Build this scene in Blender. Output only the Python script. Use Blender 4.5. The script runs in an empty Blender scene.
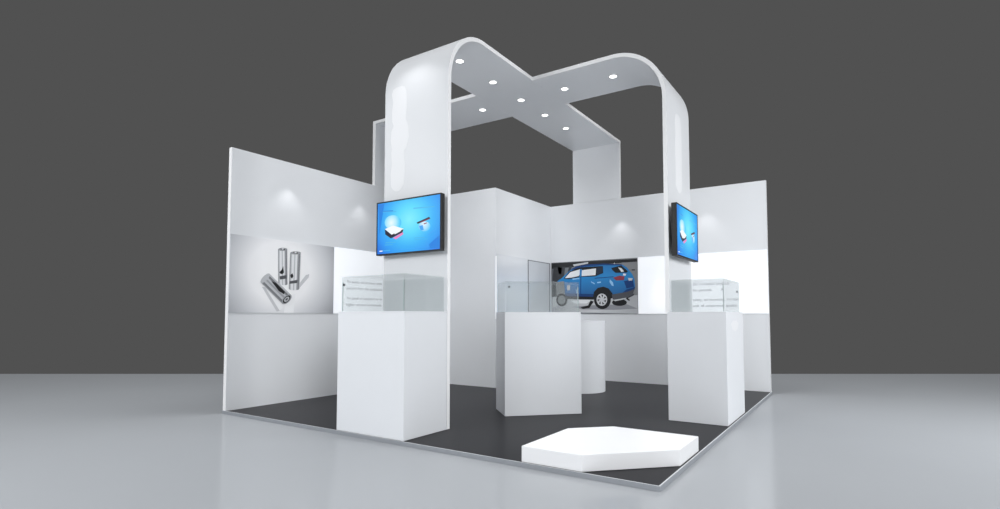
import bpy, bmesh, math, random
from mathutils import Vector, Matrix
random.seed(4)
sc = bpy.context.scene
COL = sc.collection
PI = math.pi

# ------------------------------------------------------------------ dimensions (metres)
H = 3.0            # height of the booth walls
S, W = 4.885, 5.055  # booth width and depth
WT = 0.055         # wall thickness
ZT, T = 3.976, 0.0436  # overhead arch top and board thickness
A0, A1 = 1.855, 2.704  # front-to-back arch, x range
C0, C1 = 2.201, 3.083  # side-to-side arch, y range
YL, XR = 0.586, 4.327  # outer faces of the two near legs
XA, YA = 1.417, 3.299  # storage room corner
HC = 1.105         # counter height
FZ = -0.032        # hall floor level

# ------------------------------------------------------------------ materials
def mat(name, col, rough=.5, metal=0, spec=.5, noise=0, scale=8, emit=None, es=0, coat=0):
    m = bpy.data.materials.new(name); m.use_nodes = True
    nt = m.node_tree; b = nt.nodes['Principled BSDF']
    b.inputs['Roughness'].default_value = rough
    b.inputs['Metallic'].default_value = metal
    b.inputs['Specular IOR Level'].default_value = spec
    b.inputs['Coat Weight'].default_value = coat
    if noise:
        tc = nt.nodes.new('ShaderNodeTexCoord'); n = nt.nodes.new('ShaderNodeTexNoise')
        n.inputs['Scale'].default_value = scale; n.inputs['Detail'].default_value = 4
        r = nt.nodes.new('ShaderNodeValToRGB')
        r.color_ramp.elements[0].position = .3; r.color_ramp.elements[1].position = .7
        r.color_ramp.elements[0].color = tuple(c*(1-noise) for c in col)+(1,)
        r.color_ramp.elements[1].color = tuple(min(1, c*(1+noise)) for c in col)+(1,)
        nt.links.new(tc.outputs['Object'], n.inputs['Vector'])
        nt.links.new(n.outputs['Fac'], r.inputs['Fac'])
        nt.links.new(r.outputs['Color'], b.inputs['Base Color'])
    else:
        b.inputs['Base Color'].default_value = tuple(col)+(1,)
    if emit:
        b.inputs['Emission Color'].default_value = tuple(emit)+(1,)
        b.inputs['Emission Strength'].default_value = es
    return m
def srgb(r, g, b):
    f = lambda c: (c/255/12.92) if c/255 <= .04045 else ((c/255+.055)/1.055)**2.4
    return (f(r), f(g), f(b))
def flat(name, rgb, rough=.5, **k): return mat(name, srgb(*rgb), rough, **k)

M = {}
M['panel'] = mat('white_laminate', (.80, .816, .84), .32, noise=.012, scale=1.5, spec=.45)
M['edge'] = mat('white_edging', (.97, .975, .985), .35)
M['gloss'] = mat('gloss_white_counter', (.835, .855, .885), .4, noise=.01, scale=2, spec=.35)
M['podium'] = mat('podium_white', (.91, .915, .93), .3)
M['carpet'] = mat('charcoal_floor_covering', (.028, .028, .031), .3, noise=.06, scale=120, spec=.02)
M['trim'] = mat('brushed_trim', (.72, .74, .77), .35, metal=.3)
M['floor'] = mat('polished_hall_floor', (.375, .39, .41), .16, noise=.01, scale=.8, spec=.28)
M['trim_side'] = flat('trim_grey_side', (150, 154, 160), .5)
_nt = M['floor'].node_tree; _b = _nt.nodes['Principled BSDF']; _b.inputs['Specular IOR Level'].default_value = 0; _b.inputs['IOR'].default_value = 1.0
_g = _nt.nodes.new('ShaderNodeBsdfGlossy'); _g.inputs['Roughness'].default_value = .14; _g.inputs['Color'].default_value = (1, 1, 1, 1)
_mx = _nt.nodes.new('ShaderNodeMixShader'); _mx.inputs[0].default_value = .12
_nt.links.new(_b.outputs[0], _mx.inputs[1]); _nt.links.new(_g.outputs[0], _mx.inputs[2])
_nt.links.new(_mx.outputs[0], _nt.nodes['Material Output'].inputs['Surface'])
M['lightbox'] = mat('backlit_white_fabric', (.85, .87, .9), .45, emit=(.93, .96, 1), es=.41)
M['black'] = flat('black_plastic', (14, 15, 17), .5)
M['darkframe'] = flat('dark_metal_frame', (70, 75, 82), .4)
M['mount'] = flat('mount_steel', (60, 62, 66), .4, metal=.5)
M['blanked'] = mat('blanked_lettering_film', (.90, .91, .93), .4)
M['text'] = flat('grey_lettering', (138, 144, 156), .6)
M['lens'] = mat('lit_lens', (1, 1, 1), .4, emit=(1, .99, .97), es=4)
M['ring'] = mat('lamp_ring', (.8, .8, .82), .3)
M['seam'] = mat('glass_edge', (.45, .53, .53), .2)
M['lock'] = flat('lock_metal', (110, 115, 118), .3, metal=.8)
def glass(name, tint, refl=.06):
    m = bpy.data.materials.new(name); m.use_nodes = True; nt = m.node_tree
    nt.nodes.remove(nt.nodes['Principled BSDF']); out = nt.nodes['Material Output']
    tr = nt.nodes.new('ShaderNodeBsdfTransparent'); tr.inputs['Color'].default_value = tint+(1,)
    gl = nt.nodes.new('ShaderNodeBsdfGlossy'); gl.inputs['Roughness'].default_value = .03
    lw = nt.nodes.new('ShaderNodeLayerWeight'); lw.inputs['Blend'].default_value = .5
    pw = nt.nodes.new('ShaderNodeMath'); pw.operation = 'POWER'; pw.inputs[1].default_value = 4
    fr = nt.nodes.new('ShaderNodeMath'); fr.operation = 'MULTIPLY_ADD'; fr.inputs[1].default_value = .16; fr.inputs[2].default_value = .025
    nt.links.new(lw.outputs['Facing'], pw.inputs[0]); nt.links.new(pw.outputs[0], fr.inputs[0])
    mx = nt.nodes.new('ShaderNodeMixShader')
    nt.links.new(fr.outputs[0], mx.inputs[0]); nt.links.new(tr.outputs[0], mx.inputs[1]); nt.links.new(gl.outputs[0], mx.inputs[2])
    df = nt.nodes.new('ShaderNodeBsdfDiffuse'); df.inputs['Color'].default_value = (.66, .72, .72, 1)
    m2 = nt.nodes.new('ShaderNodeMixShader'); m2.inputs[0].default_value = .05
    nt.links.new(mx.outputs[0], m2.inputs[1]); nt.links.new(df.outputs[0], m2.inputs[2])
    nt.links.new(m2.outputs[0], out.inputs['Surface'])
    return m
M['glass'] = glass('pale_green_glass', (.977, .983, .984))

# printed pictures and screens: flat printed colours
def grad(name, stops, vec, centre=None, emit=0, rough=.45):
    """printed gradient; linear along vec (object coords) or radial about centre"""
    m = bpy.data.materials.new(name); m.use_nodes = True; nt = m.node_tree; b = nt.nodes['Principled BSDF']
    tc = nt.nodes.new('ShaderNodeTexCoord'); r = nt.nodes.new('ShaderNodeValToRGB')
    if centre is None:
        dt = nt.nodes.new('ShaderNodeVectorMath'); dt.operation = 'DOT_PRODUCT'; dt.inputs[1].default_value = vec
        nt.links.new(tc.outputs['Object'], dt.inputs[0]); nt.links.new(dt.outputs['Value'], r.inputs['Fac'])
    else:
        sb = nt.nodes.new('ShaderNodeVectorMath'); sb.operation = 'SUBTRACT'; sb.inputs[1].default_value = centre
        ml = nt.nodes.new('ShaderNodeVectorMath'); ml.operation = 'MULTIPLY'; ml.inputs[1].default_value = vec
        ln = nt.nodes.new('ShaderNodeVectorMath'); ln.operation = 'LENGTH'
        nt.links.new(tc.outputs['Object'], sb.inputs[0]); nt.links.new(sb.outputs[0], ml.inputs[0])
        nt.links.new(ml.outputs[0], ln.inputs[0]); nt.links.new(ln.outputs['Value'], r.inputs['Fac'])
    el = r.color_ramp.elements
    while len(el) < len(stops): el.new(.5)
    for e, (p, c) in zip(el, stops): e.position = p; e.color = srgb(*c)+(1,)
    b.inputs['Roughness'].default_value = rough
    if emit:
        b.inputs['Base Color'].default_value = (.01, .01, .01, 1)
        nt.links.new(r.outputs['Color'], b.inputs['Emission Color']); b.inputs['Emission Strength'].default_value = emit
    else: nt.links.new(r.outputs['Color'], b.inputs['Base Color'])
    return m
P = {}
for k, c in dict(dark=(38, 40, 42), gwall=(112, 114, 116), gdark=(62, 64, 68), glight=(205, 207, 210), gmid=(140, 142, 144),
                 gfloor=(196, 198, 202), gshadow=(150, 152, 158), tyre=(24, 25, 28), blue=(20, 112, 196), bluedark=(18, 62, 120),
                 bluelight=(150, 200, 240), white=(235, 238, 240), glass=(36, 48, 66), red=(150, 60, 75), bumper=(82, 84, 90),
                 bshadow=(205, 206, 210), bwhite=(246, 247, 249), m1=(18, 18, 20), m2=(84, 86, 90), m3=(122, 124, 128),
                 m4=(158, 160, 164), m5=(192, 194, 198), m6=(232, 233, 236)).items():
    P[k] = flat('print_'+k, c, .5, spec=.3)
for k, c in dict(glow=(90, 215, 250), cyan=(70, 205, 250), glow2=(190, 235, 252), s_white=(245, 250, 252), s_black=(35, 30, 50),
                 pink=(235, 130, 190), deep=(30, 130, 225), s_line=(75, 180, 235), s_blue=(60, 165, 245), s_red=(130, 40, 70)).items():
    P[k] = mat('screen_'+k, (.01, .01, .01), .3, emit=srgb(*c), es=1.0)

P['blue'] = grad('print_body_blue', [(.15, (8, 74, 122)), (.38, (10, 104, 168)), (.62, (16, 134, 202)), (.82, (12, 116, 184))], (0, 0, 1.0))
P['gwall'] = grad('print_garage_wall', [(0, (98, 102, 108)), (.35, (120, 124, 128)), (.6, (96, 99, 102)), (1, (132, 134, 136))], (.62, 0, .1))
P['gfloor'] = grad('print_garage_floor', [(0, (176, 178, 182)), (.5, (205, 207, 210)), (1, (182, 184, 188))], (.6, 0, .2))

# ------------------------------------------------------------------ helpers
def mesh_obj(name, bm, mats, parent=None, sharp=30, loc=None):
    me = bpy.data.meshes.new(name)
    bmesh.ops.recalc_face_normals(bm, faces=bm.faces)
    bm.to_mesh(me); bm.free()
    for m in (mats if isinstance(mats, (list, tuple)) else [mats]): me.materials.append(m)
    if sharp:
        for p in me.polygons: p.use_smooth = True
        me.set_sharp_from_angle(angle=math.radians(sharp))
    o = bpy.data.objects.new(name, me); COL.objects.link(o)
    if parent is not None: o.parent = parent
    if loc: o.location = loc
    return o
def tag(o, label=None, cat=None, group=None, kind=None):
    if label: o['label'] = label
    if cat: o['category'] = cat
    if group: o['group'] = group
    if kind: o['kind'] = kind
    return o
def thing(name, label, cat, loc=(0, 0, 0), rz=0, group=None):
    o = bpy.data.objects.new(name, None); o.empty_display_size = .1; COL.objects.link(o)
    o.location = loc; o.rotation_euler = (0, 0, rz)
    return tag(o, label, cat, group)
def box(bm, x0, x1, y0, y1, z0, z1, bev=0, mi=0):
    vs = [bm.verts.new((x, y, z)) for x in (x0, x1) for y in (y0, y1) for z in (z0, z1)]
    idx = [(0, 1, 3, 2), (4, 6, 7, 5), (0, 4, 5, 1), (2, 3, 7, 6), (0, 2, 6, 4), (1, 5, 7, 3)]
    fs = [bm.faces.new([vs[i] for i in q]) for q in idx]
    for f in fs: f.material_index = mi
    if bev:
        es = list({e for f in fs for e in f.edges})
        bmesh.ops.bevel(bm, geom=es, offset=bev, segments=2, profile=.5, affect='EDGES')
    return fs
def prism(bm, pts, z0, z1, bev=0, mi=0):
    lo = [bm.verts.new((x, y, z0)) for x, y in pts]; hi = [bm.verts.new((x, y, z1)) for x, y in pts]
    n = len(pts); fs = [bm.faces.new(lo[::-1]), bm.faces.new(hi)]
    for i in range(n): fs.append(bm.faces.new((lo[i], lo[(i+1) % n], hi[(i+1) % n], hi[i])))
    for f in fs: f.material_index = mi
    if bev:
        bmesh.ops.bevel(bm, geom=list({e for f in fs for e in f.edges}), offset=bev, segments=2, profile=.5, affect='EDGES')
    return fs
def bx(name, d, m, parent=None, bev=0, loc=None):
    bm = bmesh.new(); box(bm, *d, bev=bev); return mesh_obj(name, bm, m, parent, loc=loc)
def cyl(bm, cx, cy, z0, z1, r, n=64, bev=0):
    return prism(bm, [(cx+r*math.cos(2*PI*i/n), cy+r*math.sin(2*PI*i/n)) for i in range(n)], z0, z1)
def picture(name, items, mats, parent, place, step=.00012):
    """flat printed shapes, one over the other, as one mesh; place(u, v, depth) -> local point"""
    bm = bmesh.new(); names = []
    for i, (k, pts) in enumerate(items):
        if k not in names: names.append(k)
        d = step*(i+1)
        try: f = bm.faces.new([bm.verts.new(place(u, v, d)) for u, v in pts])
        except ValueError: continue
        f.material_index = names.index(k)
    bmesh.ops.triangulate(bm, faces=bm.faces)
    me = bpy.data.meshes.new(name); bm.to_mesh(me); bm.free()
    for k in names: me.materials.append(mats[k])
    o = bpy.data.objects.new(name, me); COL.objects.link(o); o.parent = parent
    return o
def lettering(name, body, size, width, m, parent, loc, rot):
    cu = bpy.data.curves.new(name, 'FONT'); cu.body = body; cu.size = size
    tmp = bpy.data.objects.new(name, cu); COL.objects.link(tmp)
    bpy.context.view_layer.update()
    me = bpy.data.meshes.new_from_object(tmp.evaluated_get(bpy.context.evaluated_depsgraph_get()))
    bpy.data.objects.remove(tmp); bpy.data.curves.remove(cu)
    xs = [v.co.x for v in me.vertices]; k = width/(max(xs)-min(xs))
    for v in me.vertices: v.co.x = (v.co.x-min(xs))*k
    me.materials.clear(); me.materials.append(m)
    o = bpy.data.objects.new(name, me); COL.objects.link(o); o.parent = parent
    o.location = loc; o.rotation_euler = rot
    return o

# drawings printed on the wall pictures and shown on the screens: (colour, outline in metres on the sheet)
CAR = [
('dark', [(0.005, 0.893), (1.568, 0.883), (1.568, 0.838), (0.004, 0.793)]),
('gwall', [(0.004, 0.793), (0.946, 0.823), (1.568, 0.838), (1.569, 0.266), (0.002, 0.296)]),
('gdark', [(0.055, 0.813), (0.131, 0.818), (0.155, 0.696), (0.205, 0.694), (0.218, 0.816), (0.281, 0.82), (0.254, 0.603), (0.129, 0.551), (0.029, 0.588)]),
('gdark', [(0.354, 0.821), (0.415, 0.822), (0.378, 0.731), (0.329, 0.722)]),
('glight', [(0.428, 0.85), (0.715, 0.878), (0.714, 0.85), (0.452, 0.816)]),
('gdark', [(1.475, 0.718), (1.528, 0.716), (1.528, 0.695), (1.474, 0.698)]),
('glight', [(1.171, 0.83), (1.189, 0.842), (1.197, 0.782), (1.175, 0.792)]),
('gmid', [(1.303, 0.836), (1.568, 0.829), (1.566, 0.718), (1.389, 0.722)]),
('gfloor', [(0.002, 0.296), (1.569, 0.297), (1.571, -0.004), (0.0, 0.037)]),
('gdark', [(0.028, 0.555), (0.129, 0.529), (0.141, 0.338), (0.027, 0.296)]),
('glight', [(0.04, 0.295), (0.153, 0.304), (0.127, 0.137), (0.026, 0.116)]),
('gshadow', [(0.422, 0.123), (0.708, 0.142), (1.382, 0.156), (1.572, 0.082), (1.162, 0.064), (0.59, 0.078)]),
('tyre', [(1.389, 0.182), (1.384, 0.168), (1.372, 0.155), (1.351, 0.143), (1.325, 0.135), (1.295, 0.129), (1.262, 0.128), (1.229, 0.13), (1.199, 0.136), (1.172, 0.145), (1.152, 0.157), (1.139, 0.171), (1.135, 0.186), (1.139, 0.201), (1.152, 0.214), (1.173, 0.226), (1.2, 0.234), (1.23, 0.239), (1.263, 0.241), (1.296, 0.238), (1.327, 0.232), (1.352, 0.223), (1.372, 0.211), (1.385, 0.197)]),
('blue', [(0.129, 0.574), (0.217, 0.626), (0.354, 0.736), (0.488, 0.803), (0.643, 0.834), (0.991, 0.835), (1.303, 0.808), (1.389, 0.758), (1.484, 0.639), (1.519, 0.555), (1.531, 0.431), (1.502, 0.381), (1.165, 0.295), (1.132, 0.338), (1.066, 0.42), (0.942, 0.449), (0.85, 0.398), (0.814, 0.281), (0.277, 0.302), (0.128, 0.361)]),
('bluedark', [(0.57, 0.634), (0.585, 0.634), (0.577, 0.303), (0.563, 0.303)]),
('bluedark', [(0.128, 0.361), (0.814, 0.334), (0.814, 0.281), (0.277, 0.302)]),
('bluelight', [(0.414, 0.608), (0.534, 0.614), (0.558, 0.596), (0.426, 0.587)]),
('bluedark', [(0.829, 0.603), (1.169, 0.615), (1.168, 0.604), (0.833, 0.59)]),
('bluedark', [(1.385, 0.394), (1.531, 0.431), (1.517, 0.38), (1.297, 0.33)]),
('bluelight', [(0.485, 0.414), (0.504, 0.418), (0.508, 0.352), (0.487, 0.361)]),
('bluedark', [(0.378, 0.764), (0.488, 0.809), (0.643, 0.836), (0.991, 0.835), (1.303, 0.808), (1.314, 0.789), (0.991, 0.81), (0.643, 0.802), (0.451, 0.76)]),
('tyre', [(0.249, 0.614), (0.366, 0.731), (0.512, 0.784), (0.667, 0.798), (0.98, 0.793), (0.985, 0.678), (0.84, 0.628), (0.57, 0.63), (0.353, 0.599)]),
('white', [(0.274, 0.62), (0.378, 0.72), (0.567, 0.762), (0.571, 0.711), (0.542, 0.647), (0.402, 0.624)]),
('white', [(0.595, 0.743), (0.858, 0.763), (0.848, 0.649), (0.594, 0.642)]),
('blue', [(0.562, 0.762), (0.6, 0.764), (0.59, 0.634), (0.551, 0.631)]),
('glass', [(0.872, 0.777), (0.975, 0.783), (0.976, 0.687), (0.866, 0.653)]),
('tyre', [(1.126, 0.756), (1.303, 0.789), (1.414, 0.688), (1.388, 0.668), (1.202, 0.672), (1.152, 0.713)]),
('white', [(1.248, 0.759), (1.302, 0.745), (1.349, 0.687), (1.301, 0.681)]),
('bluelight', [(0.763, 0.551), (0.832, 0.512), (0.828, 0.495), (0.77, 0.529)]),
('bluelight', [(0.874, 0.532), (0.943, 0.538), (0.943, 0.517), (0.878, 0.511)]),
('bluelight', [(1.101, 0.571), (1.156, 0.516), (1.167, 0.453), (1.134, 0.464), (1.096, 0.524)]),
('red', [(1.157, 0.594), (1.268, 0.623), (1.355, 0.607), (1.343, 0.549), (1.212, 0.546)]),
('white', [(1.334, 0.656), (1.384, 0.648), (1.37, 0.617), (1.327, 0.625)]),
('bluedark', [(1.343, 0.531), (1.494, 0.556), (1.514, 0.432), (1.385, 0.411)]),
('glight', [(1.413, 0.58), (1.49, 0.573), (1.483, 0.536), (1.425, 0.534)]),
('tyre', [(0.802, 0.281), (0.815, 0.366), (0.885, 0.433), (0.987, 0.452), (1.077, 0.419), (1.143, 0.337), (1.154, 0.263), (1.098, 0.243), (0.825, 0.237)]),
('gdark', [(1.164, 0.232), (1.383, 0.263), (1.517, 0.329), (1.501, 0.292), (1.383, 0.238), (1.208, 0.206)]),
('bumper', [(1.132, 0.317), (1.384, 0.353), (1.517, 0.395), (1.491, 0.309), (1.383, 0.259), (1.208, 0.227), (1.147, 0.236)]),
('tyre', [(0.277, 0.309), (0.826, 0.285), (0.814, 0.238), (0.277, 0.258)]),
('glight', [(1.164, 0.228), (1.383, 0.259), (1.372, 0.239), (1.186, 0.206)]),
('tyre', [(1.115, 0.233), (1.11, 0.192), (1.095, 0.155), (1.071, 0.123), (1.04, 0.098), (1.004, 0.083), (0.965, 0.078), (0.927, 0.083), (0.89, 0.1), (0.859, 0.125), (0.836, 0.158), (0.821, 0.196), (0.816, 0.238), (0.821, 0.279), (0.837, 0.317), (0.862, 0.349), (0.893, 0.373), (0.93, 0.388), (0.969, 0.392), (1.007, 0.386), (1.043, 0.37), (1.073, 0.344), (1.097, 0.311), (1.111, 0.273)]),
('glight', [(1.053, 0.234), (1.049, 0.207), (1.04, 0.183), (1.024, 0.162), (1.005, 0.146), (0.982, 0.136), (0.957, 0.133), (0.932, 0.137), (0.909, 0.147), (0.889, 0.164), (0.874, 0.185), (0.865, 0.21), (0.862, 0.237), (0.866, 0.263), (0.875, 0.288), (0.891, 0.309), (0.911, 0.325), (0.934, 0.334), (0.959, 0.337), (0.984, 0.333), (1.006, 0.323), (1.026, 0.306), (1.041, 0.285), (1.05, 0.26)]),
('tyre', [(0.985, 0.217), (1.034, 0.227), (1.024, 0.193)]),
('tyre', [(0.961, 0.2), (1.0, 0.166), (0.969, 0.153)]),
('tyre', [(0.934, 0.21), (0.934, 0.156), (0.905, 0.175)]),
('tyre', [(0.925, 0.239), (0.885, 0.206), (0.881, 0.242)]),
('tyre', [(0.941, 0.265), (0.891, 0.278), (0.915, 0.305)]),
('tyre', [(0.97, 0.268), (0.948, 0.318), (0.981, 0.314)]),
('tyre', [(0.989, 0.247), (1.011, 0.295), (1.03, 0.264)]),
('gmid', [(0.099, 0.559), (0.259, 0.567), (0.282, 0.302), (0.108, 0.334)]),
('glight', [(0.315, 0.494), (0.376, 0.496), (0.371, 0.41), (0.322, 0.405)]),
('tyre', [(0.323, 0.241), (0.319, 0.213), (0.308, 0.186), (0.291, 0.164), (0.269, 0.146), (0.242, 0.136), (0.214, 0.132), (0.186, 0.136), (0.159, 0.147), (0.137, 0.165), (0.119, 0.189), (0.109, 0.216), (0.105, 0.245), (0.109, 0.274), (0.12, 0.301), (0.138, 0.323), (0.161, 0.341), (0.187, 0.351), (0.216, 0.354), (0.244, 0.35), (0.27, 0.338), (0.292, 0.32), (0.309, 0.297), (0.32, 0.27)]),
('gmid', [(0.284, 0.242), (0.281, 0.222), (0.274, 0.203), (0.262, 0.187), (0.247, 0.175), (0.229, 0.168), (0.209, 0.165), (0.19, 0.168), (0.172, 0.176), (0.157, 0.189), (0.145, 0.205), (0.137, 0.224), (0.135, 0.244), (0.138, 0.265), (0.145, 0.283), (0.157, 0.299), (0.173, 0.311), (0.191, 0.319), (0.21, 0.321), (0.23, 0.318), (0.247, 0.31), (0.263, 0.297), (0.274, 0.281), (0.282, 0.262)]),
('white', [(0.387, 0.227), (0.709, 0.239), (0.767, 0.225), (0.685, 0.175), (0.459, 0.178)]),
('tyre', [(0.566, 0.111), (0.708, 0.142), (0.755, 0.228), (0.813, 0.205), (0.731, 0.099), (0.613, 0.085)]),
('tyre', [(1.379, 0.253), (1.396, 0.261), (1.443, 0.223), (1.43, 0.207), (1.396, 0.224)])]
BATTERY = [
('bshadow', [(0.89, 0.337), (1.019, 0.491), (1.072, 0.506), (1.06, 0.459), (0.904, 0.297)]),
('bshadow', [(0.402, 0.315), (0.449, 0.306), (0.658, 0.032), (0.61, 0.017)]),
('bwhite', [(0.741, 0.198), (0.866, 0.246), (0.846, 0.005), (0.708, 0.004)]),
('bwhite', [(0.449, 0.306), (0.484, 0.297), (0.694, 0.065), (0.646, 0.032)]),
('m4', [(0.609, 0.782), (0.619, 0.783), (0.634, 0.348), (0.623, 0.357)]),
('m5', [(0.619, 0.783), (0.632, 0.784), (0.647, 0.345), (0.634, 0.348)]),
('m6', [(0.632, 0.784), (0.66, 0.787), (0.676, 0.343), (0.647, 0.345)]),
('m5', [(0.66, 0.787), (0.673, 0.788), (0.689, 0.343), (0.676, 0.343)]),
('m6', [(0.673, 0.788), (0.7, 0.791), (0.715, 0.346), (0.689, 0.343)]),
('m4', [(0.7, 0.791), (0.718, 0.793), (0.733, 0.35), (0.715, 0.346)]),
('m3', [(0.718, 0.793), (0.731, 0.794), (0.746, 0.355), (0.733, 0.35)]),
('m5', [(0.731, 0.794), (0.739, 0.795), (0.754, 0.364), (0.746, 0.355)]),
('m4', [(0.739, 0.795), (0.737, 0.79), (0.731, 0.784), (0.72, 0.779), (0.707, 0.774), (0.691, 0.771), (0.674, 0.769), (0.657, 0.767), (0.641, 0.768), (0.628, 0.77), (0.617, 0.773), (0.611, 0.777), (0.609, 0.782), (0.611, 0.787), (0.617, 0.792), (0.627, 0.797), (0.641, 0.802), (0.656, 0.806), (0.673, 0.808), (0.69, 0.809), (0.706, 0.809), (0.72, 0.807), (0.73, 0.804), (0.737, 0.8)]),
('m1', [(0.666, 0.792), (0.664, 0.788), (0.658, 0.785), (0.65, 0.784), (0.644, 0.786), (0.641, 0.789), (0.644, 0.794), (0.65, 0.797), (0.657, 0.797), (0.664, 0.796)]),
('m1', [(0.708, 0.79), (0.706, 0.786), (0.7, 0.782), (0.692, 0.782), (0.686, 0.783), (0.683, 0.787), (0.686, 0.791), (0.692, 0.794), (0.699, 0.795), (0.706, 0.793)]),
('m6', [(0.691, 0.797), (0.687, 0.792), (0.679, 0.789), (0.668, 0.788), (0.659, 0.79), (0.656, 0.793), (0.659, 0.797), (0.668, 0.801), (0.679, 0.802), (0.687, 0.8)]),
('m4', [(0.781, 0.755), (0.793, 0.756), (0.783, 0.294), (0.771, 0.303)]),
('m5', [(0.793, 0.756), (0.808, 0.757), (0.798, 0.29), (0.783, 0.294)]),
('m6', [(0.808, 0.757), (0.842, 0.761), (0.832, 0.288), (0.798, 0.29)]),
('m5', [(0.842, 0.761), (0.857, 0.762), (0.847, 0.288), (0.832, 0.288)]),
('m6', [(0.857, 0.762), (0.889, 0.765), (0.878, 0.291), (0.847, 0.288)]),
('m4', [(0.889, 0.765), (0.91, 0.767), (0.9, 0.295), (0.878, 0.291)]),
('m3', [(0.91, 0.767), (0.926, 0.769), (0.915, 0.3), (0.9, 0.295)]),
('m5', [(0.926, 0.769), (0.936, 0.77), (0.925, 0.309), (0.915, 0.3)]),
('m4', [(0.936, 0.77), (0.933, 0.764), (0.925, 0.758), (0.913, 0.753), (0.897, 0.748), (0.878, 0.744), (0.858, 0.742), (0.838, 0.741), (0.819, 0.741), (0.803, 0.743), (0.791, 0.746), (0.783, 0.75), (0.781, 0.755), (0.783, 0.76), (0.791, 0.766), (0.803, 0.771), (0.819, 0.776), (0.837, 0.78), (0.857, 0.782), (0.877, 0.784), (0.896, 0.783), (0.912, 0.782), (0.925, 0.779), (0.933, 0.775)]),
('m1', [(0.85, 0.766), (0.847, 0.762), (0.841, 0.759), (0.833, 0.758), (0.826, 0.76), (0.824, 0.763), (0.826, 0.768), (0.833, 0.771), (0.841, 0.771), (0.847, 0.77)]),
('m1', [(0.894, 0.763), (0.891, 0.759), (0.885, 0.756), (0.877, 0.755), (0.87, 0.757), (0.868, 0.761), (0.87, 0.765), (0.877, 0.768), (0.885, 0.769), (0.891, 0.767)]),
('m6', [(0.875, 0.771), (0.872, 0.766), (0.863, 0.763), (0.852, 0.762), (0.843, 0.763), (0.839, 0.767), (0.843, 0.771), (0.852, 0.775), (0.863, 0.776), (0.872, 0.774)]),
('m1', [(0.632, 0.5), (0.666, 0.535), (0.684, 0.58), (0.696, 0.504), (0.677, 0.481), (0.652, 0.483)]),
('m1', [(0.787, 0.477), (0.817, 0.501), (0.833, 0.464), (0.813, 0.434), (0.793, 0.448)]),
('m2', [(0.636, 0.452), (0.734, 0.473), (0.733, 0.429), (0.644, 0.413)]),
('m2', [(0.779, 0.398), (0.896, 0.423), (0.892, 0.382), (0.777, 0.365)]),
('m4', [(0.388, 0.361), (0.397, 0.369), (0.69, 0.124), (0.682, 0.115)]),
('m3', [(0.397, 0.369), (0.413, 0.386), (0.708, 0.14), (0.69, 0.124)]),
('m5', [(0.413, 0.386), (0.433, 0.405), (0.729, 0.16), (0.708, 0.14)]),
('m4', [(0.433, 0.405), (0.449, 0.422), (0.747, 0.177), (0.729, 0.16)]),
('m5', [(0.449, 0.422), (0.466, 0.439), (0.765, 0.194), (0.747, 0.177)]),
('m3', [(0.466, 0.439), (0.486, 0.459), (0.786, 0.214), (0.765, 0.194)]),
('m5', [(0.486, 0.459), (0.5, 0.473), (0.802, 0.228), (0.786, 0.214)]),
('m1', [(0.524, 0.385), (0.589, 0.367), (0.714, 0.263), (0.702, 0.23), (0.628, 0.271)]),
('m5', [(0.5, 0.473), (0.504, 0.466), (0.504, 0.456), (0.5, 0.443), (0.492, 0.428), (0.481, 0.412), (0.467, 0.397), (0.452, 0.383), (0.436, 0.372), (0.421, 0.363), (0.407, 0.358), (0.396, 0.358), (0.388, 0.361), (0.384, 0.368), (0.384, 0.378), (0.388, 0.391), (0.396, 0.405), (0.407, 0.421), (0.42, 0.436), (0.435, 0.45), (0.451, 0.462), (0.466, 0.471), (0.48, 0.476), (0.492, 0.477)]),
('m4', [(0.802, 0.228), (0.809, 0.219), (0.811, 0.206), (0.809, 0.191), (0.801, 0.175), (0.79, 0.158), (0.776, 0.143), (0.759, 0.129), (0.741, 0.119), (0.723, 0.112), (0.707, 0.109), (0.692, 0.11), (0.682, 0.115), (0.675, 0.125), (0.673, 0.137), (0.675, 0.152), (0.682, 0.168), (0.693, 0.184), (0.707, 0.2), (0.723, 0.213), (0.741, 0.224), (0.759, 0.232), (0.776, 0.235), (0.791, 0.234)]),
('m1', [(0.788, 0.215), (0.793, 0.208), (0.794, 0.199), (0.792, 0.188), (0.787, 0.175), (0.778, 0.162), (0.767, 0.15), (0.754, 0.14), (0.74, 0.132), (0.726, 0.126), (0.714, 0.123), (0.703, 0.124), (0.695, 0.128), (0.69, 0.135), (0.689, 0.144), (0.691, 0.156), (0.696, 0.168), (0.705, 0.18), (0.716, 0.192), (0.729, 0.203), (0.742, 0.211), (0.756, 0.217), (0.769, 0.22), (0.779, 0.219)]),
('m5', [(0.772, 0.201), (0.776, 0.196), (0.777, 0.189), (0.776, 0.181), (0.772, 0.173), (0.767, 0.164), (0.759, 0.156), (0.751, 0.149), (0.741, 0.144), (0.732, 0.14), (0.724, 0.139), (0.716, 0.14), (0.71, 0.142), (0.707, 0.147), (0.705, 0.154), (0.707, 0.162), (0.71, 0.17), (0.716, 0.178), (0.723, 0.186), (0.732, 0.193), (0.741, 0.199), (0.75, 0.203), (0.759, 0.204), (0.766, 0.203)]),
('m2', [(0.757, 0.186), (0.758, 0.184), (0.759, 0.18), (0.759, 0.176), (0.757, 0.172), (0.754, 0.168), (0.75, 0.164), (0.746, 0.16), (0.741, 0.158), (0.737, 0.156), (0.732, 0.155), (0.729, 0.155), (0.726, 0.157), (0.724, 0.159), (0.723, 0.163), (0.724, 0.166), (0.726, 0.171), (0.728, 0.175), (0.732, 0.179), (0.736, 0.182), (0.741, 0.185), (0.746, 0.187), (0.75, 0.188), (0.754, 0.187)])]
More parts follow.
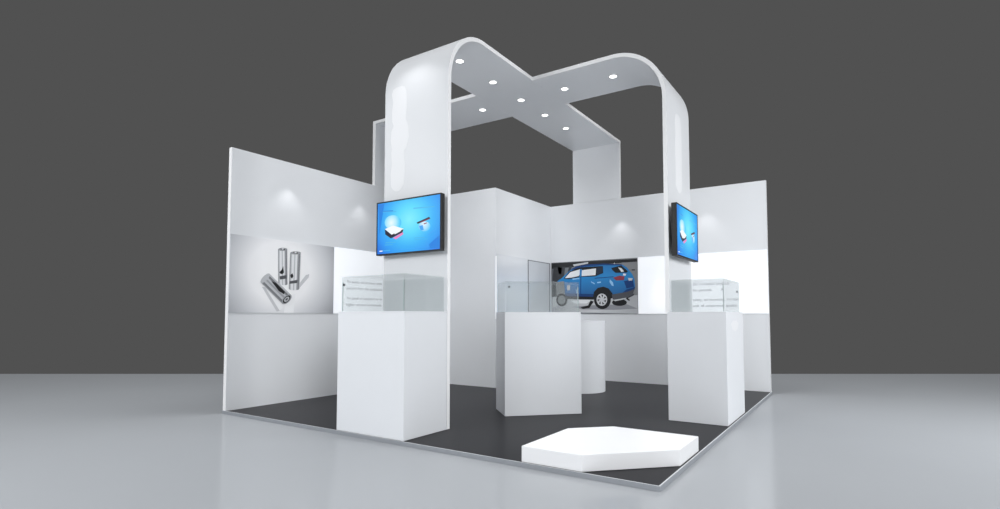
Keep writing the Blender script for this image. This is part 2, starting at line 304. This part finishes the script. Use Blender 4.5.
SCREEN = [
('bg', [(0.018, 0.533), (0.832, 0.524), (0.836, 0.009), (0.026, 0.027)]),
('deep', [(0.018, 0.53), (0.093, 0.529), (0.056, 0.384), (0.038, 0.245), (0.023, 0.204)]),
('deep', [(0.704, 0.055), (0.835, 0.137), (0.836, 0.013), (0.721, 0.017)]),
('glow', [(0.338, 0.308), (0.334, 0.289), (0.323, 0.272), (0.305, 0.258), (0.281, 0.248), (0.253, 0.243), (0.222, 0.243), (0.192, 0.248), (0.163, 0.258), (0.138, 0.273), (0.118, 0.29), (0.106, 0.31), (0.101, 0.331), (0.105, 0.35), (0.117, 0.368), (0.136, 0.382), (0.161, 0.392), (0.189, 0.396), (0.22, 0.396), (0.251, 0.39), (0.279, 0.379), (0.303, 0.365), (0.322, 0.347), (0.334, 0.328)]),
('s_white', [(0.106, 0.26), (0.222, 0.287), (0.372, 0.239), (0.204, 0.193)]),
('s_black', [(0.106, 0.257), (0.204, 0.193), (0.199, 0.152), (0.113, 0.203)]),
('s_black', [(0.204, 0.193), (0.367, 0.237), (0.356, 0.206), (0.201, 0.156)]),
('s_white', [(0.242, 0.205), (0.335, 0.23), (0.33, 0.219), (0.248, 0.193)]),
('pink', [(0.223, 0.157), (0.356, 0.206), (0.369, 0.186), (0.262, 0.14)]),
('deep', [(0.019, 0.459), (0.219, 0.447), (0.225, 0.43), (0.019, 0.442)]),
('s_line', [(0.497, 0.441), (0.769, 0.428), (0.769, 0.418), (0.498, 0.431)]),
('s_line', [(0.074, 0.446), (0.267, 0.435), (0.267, 0.427), (0.074, 0.438)]),
('s_line', [(0.118, 0.119), (0.262, 0.115), (0.262, 0.107), (0.118, 0.11)]),
('s_line', [(0.109, 0.096), (0.224, 0.093), (0.224, 0.085), (0.109, 0.087)]),
('s_line', [(0.51, 0.137), (0.651, 0.132), (0.651, 0.125), (0.51, 0.13)]),
('s_line', [(0.519, 0.118), (0.686, 0.113), (0.686, 0.107), (0.519, 0.112)]),
('glow2', [(0.723, 0.232), (0.72, 0.219), (0.713, 0.207), (0.701, 0.198), (0.685, 0.191), (0.667, 0.188), (0.647, 0.188), (0.627, 0.191), (0.609, 0.198), (0.592, 0.208), (0.58, 0.219), (0.572, 0.232), (0.569, 0.246), (0.572, 0.259), (0.579, 0.27), (0.592, 0.279), (0.608, 0.286), (0.626, 0.289), (0.646, 0.289), (0.666, 0.285), (0.684, 0.279), (0.7, 0.269), (0.712, 0.258), (0.72, 0.245)]),
('s_blue', [(0.576, 0.249), (0.624, 0.254), (0.637, 0.204), (0.598, 0.202)]),
('s_black', [(0.544, 0.287), (0.706, 0.328), (0.722, 0.307), (0.557, 0.272)]),
('s_red', [(0.588, 0.288), (0.705, 0.315), (0.712, 0.305), (0.594, 0.279)]),
('s_red', [(0.636, 0.269), (0.676, 0.274), (0.676, 0.266), (0.639, 0.259)]),
('s_blue', [(0.694, 0.148), (0.728, 0.178), (0.8, 0.208), (0.795, 0.192), (0.737, 0.161), (0.706, 0.141)]),
('s_white', [(0.033, 0.036), (0.077, 0.036), (0.077, 0.025), (0.034, 0.025)]),
('s_line', [(0.081, 0.036), (0.187, 0.036), (0.187, 0.026), (0.081, 0.028)])]

# ------------------------------------------------------------------ camera
CAM = Vector((5.9726, -3.4299, 1.0617)); YAW, PITCH = .585, .05109
cd = bpy.data.cameras.new('camera'); cam = bpy.data.objects.new('camera', cd); COL.objects.link(cam)
cam.location = CAM; cam.rotation_euler = (PI/2+PITCH, 0, YAW)
cd.sensor_width = 36; cd.lens = 544.2/1000*36
cd.shift_x = (500-500.86)/1000; cd.shift_y = (288.3-254.5)/1000
cd.clip_start = .05; cd.clip_end = 200
sc.camera = cam

# ------------------------------------------------------------------ hall floor: a slab whose far edge runs just behind the booth
nx, ny = -math.sin(YAW), math.cos(YAW)          # direction away from the viewer
tx, ty = math.cos(YAW), math.sin(YAW)
DF = 10.39
def fp(along, away): return (CAM.x+tx*along+nx*away, CAM.y+ty*along+ny*away)
bm = bmesh.new(); prism(bm, [fp(-16, -6), fp(16, -6), fp(16, DF), fp(-16, DF)], FZ-.2, FZ)
tag(mesh_obj('floor', bm, M['floor'], sharp=0), kind='structure')

# ------------------------------------------------------------------ platform
pl = thing('exhibition_platform', 'low raised booth platform covered in dark charcoal flooring with a pale metal edge', 'platform')
CH = .26
bm = bmesh.new()
prism(bm, [(-WT, 0), (S, 0), (S, W+WT), (CH-WT, W+WT), (-WT, W+WT-CH)], FZ, 0)
mesh_obj('carpet', bm, M['carpet'], pl, sharp=0)
bm = bmesh.new()
prism(bm, [(-WT, -.01), (S+.01, -.01), (S+.01, 0), (-WT, 0)], FZ, .003)
prism(bm, [(S, 0), (S+.01, 0), (S+.01, W+WT), (S, W+WT)], FZ, .003)
bmesh.ops.recalc_face_normals(bm, faces=bm.faces)
for f in bm.faces:
    if abs(f.normal.z) < .5: f.material_index = 1
mesh_obj('edge_trim', bm, [M['trim'], M['trim_side']], pl, sharp=0)

# ------------------------------------------------------------------ booth walls
def wallmesh(name, pts, z0, z1, ends):
    """wall board; faces whose normal is in `ends` and the top get the edging"""
    bm = bmesh.new(); fs = prism(bm, pts, z0, z1)
    bmesh.ops.recalc_face_normals(bm, faces=bm.faces)
    for f in bm.faces:
        n = f.normal
        if n.z > .9 or any((n-Vector(e)).length < .1 for e in ends): f.material_index = 1
    return tag(mesh_obj(name, bm, [M['panel'], M['edge']], sharp=0), kind='structure')
wallmesh('wall_left', [(-WT, 0), (0, 0), (0, W+WT-CH), (-WT, W+WT-CH)], 0, H, [(0, -1, 0)])
wallmesh('wall_back', [(CH-WT, W), (S, W), (S, W+WT), (CH-WT, W+WT)], 0, H, [(1, 0, 0)])
wallmesh('wall_corner', [(-WT, W+WT-CH+.001), (0, W+WT-CH+.001), (CH-WT-.001, W), (CH-WT-.001, W+WT)], 0, H, [])
wallmesh('wall_inner', [(.001, YA), (XA, YA), (XA, YA+WT), (.001, YA+WT)], 0, H, [])
wallmesh('wall_right', [(XA-WT, YA+WT+.001), (XA, YA+WT+.001), (XA, W-.001), (XA-WT, W-.001)], 0, H, [])

# ------------------------------------------------------------------ overhead crossing arches
arch = thing('overhead_arch', 'tall white crossing arch with rounded shoulders spanning the whole booth overhead', 'arch', (0, 0, 0))
R = .6; N = 28
def band(name, path_o, path_i, ext0, ext1, axis):
    """closed profile (h, z) extruded along x (axis 0) or y (axis 1)"""
    prof = path_o+path_i[::-1]
    bm = bmesh.new()
    mk = (lambda h, z, e: (e, h, z)) if axis == 0 else (lambda h, z, e: (h, e, z))
    n = len(path_o)
    a = [[bm.verts.new(mk(h, z, e)) for h, z in pth] for e in (ext0, ext1) for pth in (path_o, path_i)]
    o0, i0, o1, i1 = a
    for i in range(n-1):
        bm.faces.new((o0[i], o0[i+1], o1[i+1], o1[i])); bm.faces.new((i0[i], i1[i], i1[i+1], i0[i+1]))
        for q, w in ((o0, i0), (o1, i1)):
            f = bm.faces.new((q[i], w[i], w[i+1], q[i+1])); f.material_index = 1
    for k in (0, n-1): f = bm.faces.new((o0[k], o1[k], i1[k], i0[k])); f.material_index = 1
    return mesh_obj(name, bm, [M['panel'], M['edge']], arch, sharp=25)
arc = [(math.radians(90*i/N)) for i in range(N+1)]
po = [(YL, .002)]+[(YL+R-R*math.cos(a), ZT-R+R*math.sin(a)) for a in arc]+[(W+WT, ZT), (W+WT, H+.002)]
r = R-T
pi_ = [(YL+T, .002)]+[(YL+R-r*math.cos(a), ZT-R+r*math.sin(a)) for a in arc]+[(W, ZT-T), (W, H+.002)]
band('front_to_back_band', po, pi_, A0, A1, 0)
# the side-to-side arch meets the first one on both sides
po = [(XR, HC+.002)]+[(XR-R+R*math.cos(a), ZT-R+R*math.sin(a)) for a in arc]+[(A1+.001, ZT)]
pi_ = [(XR-T, HC+.002)]+[(XR-R+r*math.cos(a), ZT-R+r*math.sin(a)) for a in arc]+[(A1+.001, ZT-T)]
band('right_side_band', po, pi_, C0, C1, 1)
po = [(-WT, H+.002), (-WT, ZT), (A0-.001, ZT)]
pi_ = [(0, H+.002), (0, ZT-T), (A0-.001, ZT-T)]
band('left_side_band', po, pi_, C0, C1, 1)
# pale vertical patches where lettering is whited out on the two near legs
def blob_strip(name, place, pts, parent, m, th=.0015):
    bm = bmesh.new()
    a = [bm.verts.new(place(u, v, th)) for u, v in pts]; bm.faces.new(a)
    b = [bm.verts.new(place(u, v, .0002)) for u, v in pts]; bm.faces.new(b[::-1])
    for i in range(len(pts)): j = (i+1) % len(pts); bm.faces.new((a[i], a[j], b[j], b[i]))
    return mesh_obj(name, bm, m, parent, sharp=30)
def scallop(cx, zs, widths, seed=0):
    """outline of a wobbly vertical strip"""
    left, right = [], []
    n = len(zs)
    for z, (l, rr) in zip(zs, widths): left.append((cx-l, z)); right.append((cx+rr, z))
    return right+left[::-1]
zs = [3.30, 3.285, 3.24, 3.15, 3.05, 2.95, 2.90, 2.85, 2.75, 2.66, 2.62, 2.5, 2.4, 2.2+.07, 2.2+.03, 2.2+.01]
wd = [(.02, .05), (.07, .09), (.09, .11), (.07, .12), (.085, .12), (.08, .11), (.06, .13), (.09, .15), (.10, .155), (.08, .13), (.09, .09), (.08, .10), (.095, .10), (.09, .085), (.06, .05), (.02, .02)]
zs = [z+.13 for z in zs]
blob_strip('blanked_lettering_patch', lambda u, v, d: (u, YL-d, v), scallop(2.04, zs, wd), arch, M['blanked'])['label'] = 'brighter wavy patch of removed vertical lettering on the front leg'
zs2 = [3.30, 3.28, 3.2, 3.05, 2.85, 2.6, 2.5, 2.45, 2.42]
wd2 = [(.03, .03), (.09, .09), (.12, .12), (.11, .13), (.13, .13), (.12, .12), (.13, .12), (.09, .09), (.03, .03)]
blob_strip('blanked_lettering_patch', lambda u, v, d: (XR+d, u, v), scallop(2.62, zs2, wd2), arch, M['blanked'])['label'] = 'brighter wavy patch of removed vertical lettering on the right leg'

# ------------------------------------------------------------------ recessed downlights
XM, YM = 2.279, 2.632
spots = [((XM, 1.309), 'nearest the front leg'),
         ((XM, 1.972), 'second from the front leg'),
         ((XM, YM), 'at the centre of the crossing'),
         ((1.653, YM), 'on the left stretch'),
         ((XM, 3.289), 'first one behind the centre'),
         ((XM, 3.945), 'furthest back'),
         ((2.924, YM), 'first one right of centre'),
         ((3.571, YM), 'furthest right, near the right leg')]
def ringmesh(r0, r1, z0, z1, n=40):
    bm = bmesh.new()
    L = [[bm.verts.new((rr*math.cos(2*PI*i/n), rr*math.sin(2*PI*i/n), z)) for i in range(n)] for rr, z in ((r0, z0), (r1, z0), (r1, z1), (r0, z1))]
    for k in range(4):
        a, b = L[k], L[(k+1) % 4]
        for i in range(n): j = (i+1) % n; bm.faces.new((a[i], a[j], b[j], b[i]))
    return bm
proto = None
for (x, y), lab in spots:
    if proto is None:
        dl = thing('downlight', '', 'light', (x, y, ZT-T))
        mesh_obj('trim_ring', ringmesh(.042, .05, -.006, -.0005), M['ring'], dl)
        bm = bmesh.new(); cyl(bm, 0, 0, -.004, -.0005, .0415, 40); mesh_obj('lens', bm, M['lens'], dl)
        proto = dl
    else:
        dl = proto.copy(); COL.objects.link(dl); dl.location = (x, y, ZT-T)
        for ch in proto.children:
            c = ch.copy(); COL.objects.link(c); c.parent = dl
    tag(dl, 'small round lit downlight in the overhead arch, '+lab, 'light', 'recessed downlights in the overhead arch')

# ------------------------------------------------------------------ wall graphics
def panel_left(name, label, cat, y0, y1, m, z0=1.1, z1=2.0, th=.008):
    t = thing(name, label, cat, (.001, y0, z0))
    bx('backing_board', (0, th, 0, y1-y0, 0, z1-z0), m, t); return t
tb = panel_left('battery_picture', 'grey picture of three shiny metal battery cells on the left wall', 'picture', .004, 1.466, None or grad('print_grey_vignette', [(0, (255, 255, 255)), (.42, (250, 250, 252)), (.68, (214, 216, 220)), (1, (150, 152, 158))], (0, .98, 1.15), centre=(0, .66, .5)))
picture('printed_cells', BATTERY, P, tb, lambda u, v, d: (.008+d, u-.004, v))
tl = panel_left('light_panel', 'plain white backlit panel right of the battery picture, grey text lines at its far end', 'panel', 1.468, 3.296, M['lightbox'])
rot_l = (PI/2, 0, PI/2); rot_b = (PI/2, 0, 0)
def line(text, size, width, parent, x, z, left):
    n = len(text); k = 0
    for word in text.split(' '):
        a = x+width*k/n; w_ = width*(len(word)-.15)/n
        if left: lettering('word', word, size, w_, M['text'], parent, (.0095, a, z), rot_l)
        else: lettering('word', word, size, w_, M['text'], parent, (a, -.0095, z), rot_b)
        k += len(word)+1
for t_, z, w in (('The series can be heavy tests', .425, .67), ('pursued from the continuous', .335, .68), ('The panel of equipment is to', .195, .67), ('higher workout sustainable', .105, .66)):
    line(t_, .055, w, tl, 1.69-1.468, z, True)
tf = thing('glossy_graphic_panel', 'glossy pale blue-white panel with dark framed rectangle on the storage room side wall', 'panel', (XA+.001, YA, 1.1))
gm = grad('print_pale_blue_fade', [(0, (228, 236, 246)), (.35, (240, 246, 252)), (.6, (222, 228, 236)), (.9, (230, 233, 237))], (0, 0, 1.05)); gm.node_tree.nodes['Principled BSDF'].inputs['Roughness'].default_value = .15
bx('backing_board', (0, .006, 0, W-YA-.012, -.04, .9), gm, tf)
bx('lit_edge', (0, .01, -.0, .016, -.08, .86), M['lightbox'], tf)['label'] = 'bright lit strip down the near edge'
bm = bmesh.new()
fy0, fy1 = 4.24-YA, 4.985-YA; q = .009
box(bm, .006, .012, fy0, fy0+q*1.4, -.02, .885); box(bm, .006, .012, fy1-q*1.4, fy1, -.02, .885)
box(bm, .006, .012, fy0, fy1, .885-q, .885); box(bm, .006, .012, fy0, fy1, -.02, -.02+q)
mesh_obj('rectangle_frame', bm, M['darkframe'], tf)['label'] = 'thin dark grey outline frame'
bx('framed_sheet', (.006, .0075, fy0+q, fy1-q, -.015, .878), flat('print_grey_sheet', (214, 218, 223), .25), tf)

tc_ = thing('car_picture', 'picture of a blue sport utility car with white airbags out, on the back wall', 'picture', (XA+.014, W-.001, 1.1))
bx('backing_board', (0, 2.995-XA-.014, -.008, 0, 0, .9), P['gwall'], tc_)
picture('printed_car', CAR, P, tc_, lambda u, v, d: (min(max(u-.012, 0), 2.995-XA-.014), -.008-d, min(max(v, 0), .892)))
tw = thing('light_panel', 'plain white backlit panel on the back wall, right of the car picture', 'panel', (2.997, W-.001, 1.1))
bx('backing_board', (0, S-2.997-.003, -.008, 0, 0, .9), M['lightbox'], tw)
for t_, x, z, w in (('the innovation products', 3.852, .425, .52), ('for patients', 3.85, .335, .27), ('R', 4.26, .335, .04),
                    ('safety, and innovation,', 3.85, .19, .46), ('The cost', 4.33, .19, .165), ('unit of components,', 3.85, .10, .44), ('quality', 4.32, .10, .15)):
    line(t_, .055, w, tw, x-2.997, z, False)
# whiter patch where lettering is whited out on that panel
bm = bmesh.new()
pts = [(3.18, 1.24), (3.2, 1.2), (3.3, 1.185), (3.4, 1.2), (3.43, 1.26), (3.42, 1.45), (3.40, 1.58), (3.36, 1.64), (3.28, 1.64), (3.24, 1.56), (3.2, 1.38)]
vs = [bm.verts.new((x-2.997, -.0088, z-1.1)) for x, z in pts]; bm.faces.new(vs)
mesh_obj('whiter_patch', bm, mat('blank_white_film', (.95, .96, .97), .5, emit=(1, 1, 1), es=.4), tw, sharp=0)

# ------------------------------------------------------------------ televisions
def television(label, loc, rz):
    """local: screen faces -y, width along x, origin at the bottom centre of the casing front"""
    t = thing('television', label, 'television', loc, rz)
    w, h, d = .855, .545, .05
    bm = bmesh.new(); box(bm, -w/2, w/2, 0, d, 0, h, bev=.004); mesh_obj('casing', bm, M['black'], t, sharp=0)
    bm = bmesh.new(); b = .013
    box(bm, -w/2, w/2, -.005, 0, 0, b); box(bm, -w/2, w/2, -.005, 0, h-b, h)
    box(bm, -w/2, -w/2+b, -.005, 0, b, h-b); box(bm, w/2-b, w/2, -.005, 0, b, h-b)
    mesh_obj('bezel', bm, M['black'], t)
    P['bg'] = SCR
    s = bx('screen', (-w/2+b, w/2-b, -.002, 0, b, h-b), SCR, t)
    k = (w-2*b)/.842; kz = (h-2*b)/.537
    picture('screen_image', SCREEN, P, s, lambda u, v, dd: (-w/2+b+max(0, min(.842, u))*k, -.002-dd, b+max(0, min(.537, v))*kz))
    bx('wall_mount', (-.16, .16, d, .0985, .14, .4), M['mount'], t)
    return t
SCR = grad('screen_azure', [(0, (125, 235, 252)), (.3, (85, 215, 250)), (.6, (45, 175, 246)), (.85, (25, 145, 240)), (1, (18, 115, 225))], (1.9, 0, 2.3), centre=(.02, 0, .33), emit=1.0)
P['glow'] = grad('screen_glow', [(0, (235, 250, 255)), (.45, (185, 235, 252)), (.8, (110, 215, 250)), (1, (70, 195, 248))], (8, 0, 8.5), centre=(-.22, 0, .32), emit=1.0)
P['glow2'] = grad('screen_glow_small', [(0, (225, 240, 253)), (.6, (160, 220, 252)), (1, (70, 195, 248))], (11, 0, 11.5), centre=(.215, 0, .27), emit=1.0)
television('flat television with a blue screen, on the front leg above the left glass case', (2.282, YL-.1, 1.677), 0)
television('flat television with a blue screen, seen at a sharp angle on the right leg', (XR+.1, 2.56, 1.677), PI/2)

# ------------------------------------------------------------------ counters, podium
def counter(label, pts, h, name='display_counter'):
    cx = sum(p[0] for p in pts)/len(pts); cy = sum(p[1] for p in pts)/len(pts)
    t = thing(name, label, 'counter', (cx, cy, 0))
    loc = [(x-cx, y-cy) for x, y in pts]
    def inset(k):
        out = []
        n = len(loc)
        for i in range(n):
            p0, p1, p2 = Vector(loc[i-1]), Vector(loc[i]), Vector(loc[(i+1) % n])
            e1 = (p1-p0).normalized(); e2 = (p2-p1).normalized()
            n1 = Vector((-e1.y, e1.x)); n2 = Vector((-e2.y, e2.x))
            m_ = (n1+n2); m_ = m_/m_.length_squared*2
            q_ = p1+m_*k; out.append((q_.x, q_.y))
        return out
    bm = bmesh.new(); prism(bm, loc, .002, h-.012, bev=.002); mesh_obj('body', bm, M['gloss'], t, sharp=0)
    bm = bmesh.new(); prism(bm, inset(.001), h-.0115, h, bev=.0015); mesh_obj('top_board', bm, M['gloss'], t, sharp=0)
    return t
def glass_case(label, pts, z0, z1, edge_i, lock=None):
    """open-bottomed glass cover: one pane per side and one on top"""
    cx = sum(p[0] for p in pts)/len(pts); cy = sum(p[1] for p in pts)/len(pts)
    t = thing('glass_case', label, 'display case', (cx, cy, z0+.001))
    loc = [Vector((x-cx, y-cy)) for x, y in pts]; n = len(loc); g = .006; h = z1-z0
    for i in range(n):
        a, b = loc[i], loc[(i+1) % n]; e = (b-a).normalized(); nn = Vector((-e.y, e.x))
        a2, b2 = a+e*(g+.0005), b-e*.0003
        bm = bmesh.new(); prism(bm, [tuple(a2), tuple(b2), tuple(b2+nn*g), tuple(a2+nn*g)], 0, h-g-.001); mesh_obj('side_pane', bm, M['glass'], t, sharp=0)
    bm = bmesh.new(); prism(bm, [tuple(v) for v in loc], h-g, h); mesh_obj('top_pane', bm, M['glass'], t, sharp=0)
    for ei in edge_i:
        c = loc[ei]; k = .003
        bm = bmesh.new(); d = -c.normalized()*.014
        box(bm, c.x+d.x-k, c.x+d.x+k, c.y+d.y-k, c.y+d.y+k, .001, h-g-.05)
        mesh_obj('corner_seam', bm, M['seam'], t, sharp=0)
    if lock:
        i, f, z = lock; a, b = loc[i], loc[(i+1) % n]; p = a+(b-a)*f; e = (b-a).normalized(); nn = Vector((e.y, -e.x))
        bm = bmesh.new(); bmesh.ops.create_cone(bm, cap_ends=True, segments=20, radius1=.013, radius2=.011, depth=.01)
        bmesh.ops.transform(bm, verts=bm.verts, matrix=Matrix.Translation((p.x+nn.x*.006, p.y+nn.y*.006, z)) @ Vector((nn.x, nn.y, 0)).to_track_quat('Z', 'Y').to_matrix().to_4x4())
        mesh_obj('lock', bm, M['lock'], t)
    return t
c1 = [(A0, .008), (A1, .008), (A1, YL-.003), (A0, YL-.003)]
counter('tall white box counter standing left, in front of the front leg', c1, HC)
i_ = .028
glass_case('empty glass case on the white counter at the front left', [(A0+i_-.012, .03), (A1-i_, .03), (A1-i_, YL-.012), (A0+i_-.012, YL-.012)], HC, 1.435, (0, 1), (0, .05, .25))
c2 = [(4.300, C0-.004), (S-.012, C0-.004), (S-.012, C1+.004), (4.300, C1+.004)]
cc2 = counter('tall white box counter at the right, carrying the right leg of the arch', c2, HC)
bm = bmesh.new(); n = 40
rr = [.055+.004*math.sin(7*2*PI*i/n)+.003*math.sin(3*2*PI*i/n) for i in range(n)]
cxx = (c2[0][0]+c2[1][0])/2; cyy = (C0+C1)/2
fr = [bm.verts.new((S-.012-cxx+.0015, 2.62-cyy+rr[i]*3.4*math.cos(2*PI*i/n), .965+rr[i]*math.sin(2*PI*i/n))) for i in range(n)]
bm.faces.new(fr)
mesh_obj('round_patch', bm, M['blanked'], cc2, sharp=0)['label'] = 'small brighter round patch on the side'
glass_case('empty glass case on the white counter at the right', [(4.336, C0+.03), (S-.036, C0+.03), (S-.036, C1-.03), (4.336, C1-.03)], HC, 1.435, (1,), (1, .8, .22))
c3 = [(2.451, 1.788), (2.796, 1.443), (3.400, 2.047), (3.055, 2.392)]
counter('white box counter turned at forty-five degrees in the middle of the booth', c3, HC)
def shrink(p, k):
    cx = sum(a[0] for a in p)/4; cy = sum(a[1] for a in p)/4
    return [(cx+(x-cx)*k, cy+(y-cy)*k) for x, y in p]
glass_case('empty glass case on the diagonal middle counter, car picture behind it', shrink(c3, .962), HC, 1.435, (2,), (1, .04, .27))
t = thing('round_counter', 'lower round white counter half hidden behind the middle box counter', 'counter', (2.58, 3.744, 0))
bm = bmesh.new(); cyl(bm, 0, 0, .002, .982, .358, 96); mesh_obj('body', bm, M['gloss'], t)
bm = bmesh.new(); cyl(bm, 0, 0, .983, .996, .36, 96); mesh_obj('top_board', bm, M['gloss'], t)
pp = [(3.876, .008), (4.352, .008), (4.874, .53), (4.874, 1.045), (4.166, 1.045), (3.876, .755)]
bm = bmesh.new(); prism(bm, pp, .002, .117, bev=.003)
tag(mesh_obj('podium', bm, M['podium'], sharp=0), 'low white six-sided podium at the front corner of the dark platform', 'podium')

# ------------------------------------------------------------------ light
w = bpy.data.worlds.new('world'); sc.world = w; w.use_nodes = True
bg = w.node_tree.nodes['Background']; bg.inputs[0].default_value = srgb(81, 81, 81)+(1,); bg.inputs[1].default_value = 1
def lamp(kind, name, loc, target, energy, col=(1, 1, 1), **k):
    d = bpy.data.lights.new(name, kind); d.energy = energy; d.color = col
    for a, b in k.items(): setattr(d, a, b)
    o = bpy.data.objects.new(name, d); COL.objects.link(o); o.location = loc
    o.rotation_euler = (Vector(target)-Vector(loc)).to_track_quat('-Z', 'Y').to_euler()
    return o
COOL = (.97, .985, 1)
lamp('SUN', 'fill_sun', (0, 0, 9), (-.05, .05, 9-1.9), 1.25, COOL, angle=math.radians(60))  # added soft sun, evens out the floor brightness; no real fixture
for loc, tgt, e, sz in [((1.2, -5, 3.4), (2.4, 0, 1.2), 165, 2), ((9.6, 2.6, 3.0), (4.8, 2.6, 1.0), 212, 2), ((8.3, -4.2, 2.2), (4.4, .2, .2), 155, 2),
                        ((2.5, 2.4, 7.5), (2.5, 2.5, 0), 110, 3), ((-2, -4, 4.5), (-4, -1, 0), 70, 2)]:
    lamp('AREA', 'fill_lamp', loc, tgt, e, COOL, shape='SQUARE', size=sz)  # invented fill lamps out of view, brighten outer faces and floor
lamp('SPOT', 'leg_washer', (2.28, YL-.45, 3.85), (2.28, YL+.02, 3.1), 6, (1, 1, 1), spot_size=math.radians(80), spot_blend=.9, shadow_soft_size=.04)
for (x, y), _ in spots:
    lamp('SPOT', 'downlight_beam', (x, y, ZT-T-.02), (x, y, 0), 4, (1, .995, .985), spot_size=math.radians(165), spot_blend=.7, shadow_soft_size=.05)
    lamp('SPOT', 'downlight_beam', (x, y, ZT-T-.02), (x, y, 0), 24, (1, .995, .985), spot_size=math.radians(100), spot_blend=.8, shadow_soft_size=.05)
for loc, tgt, e in [((.16, .741, 2.78), (.04, .741, 1.6), 2.2), ((.16, 1.92, 2.78), (.04, 1.92, 1.6), 1.8),
                    ((2.735, W-.16, 2.74), (2.735, W-.04, 1.6), 2), ((4.07, W-.16, 2.72), (4.07, W-.04, 1.6), 1.6)]:
    lamp('SPOT', 'wall_washer', loc, tgt, e, (1, 1, 1), spot_size=math.radians(95), spot_blend=.8, shadow_soft_size=.02)

sc.view_settings.view_transform = 'Standard'; sc.view_settings.look = 'None'
sc.view_settings.exposure = 0; sc.view_settings.gamma = 1; sc.view_settings.use_curve_mapping = False
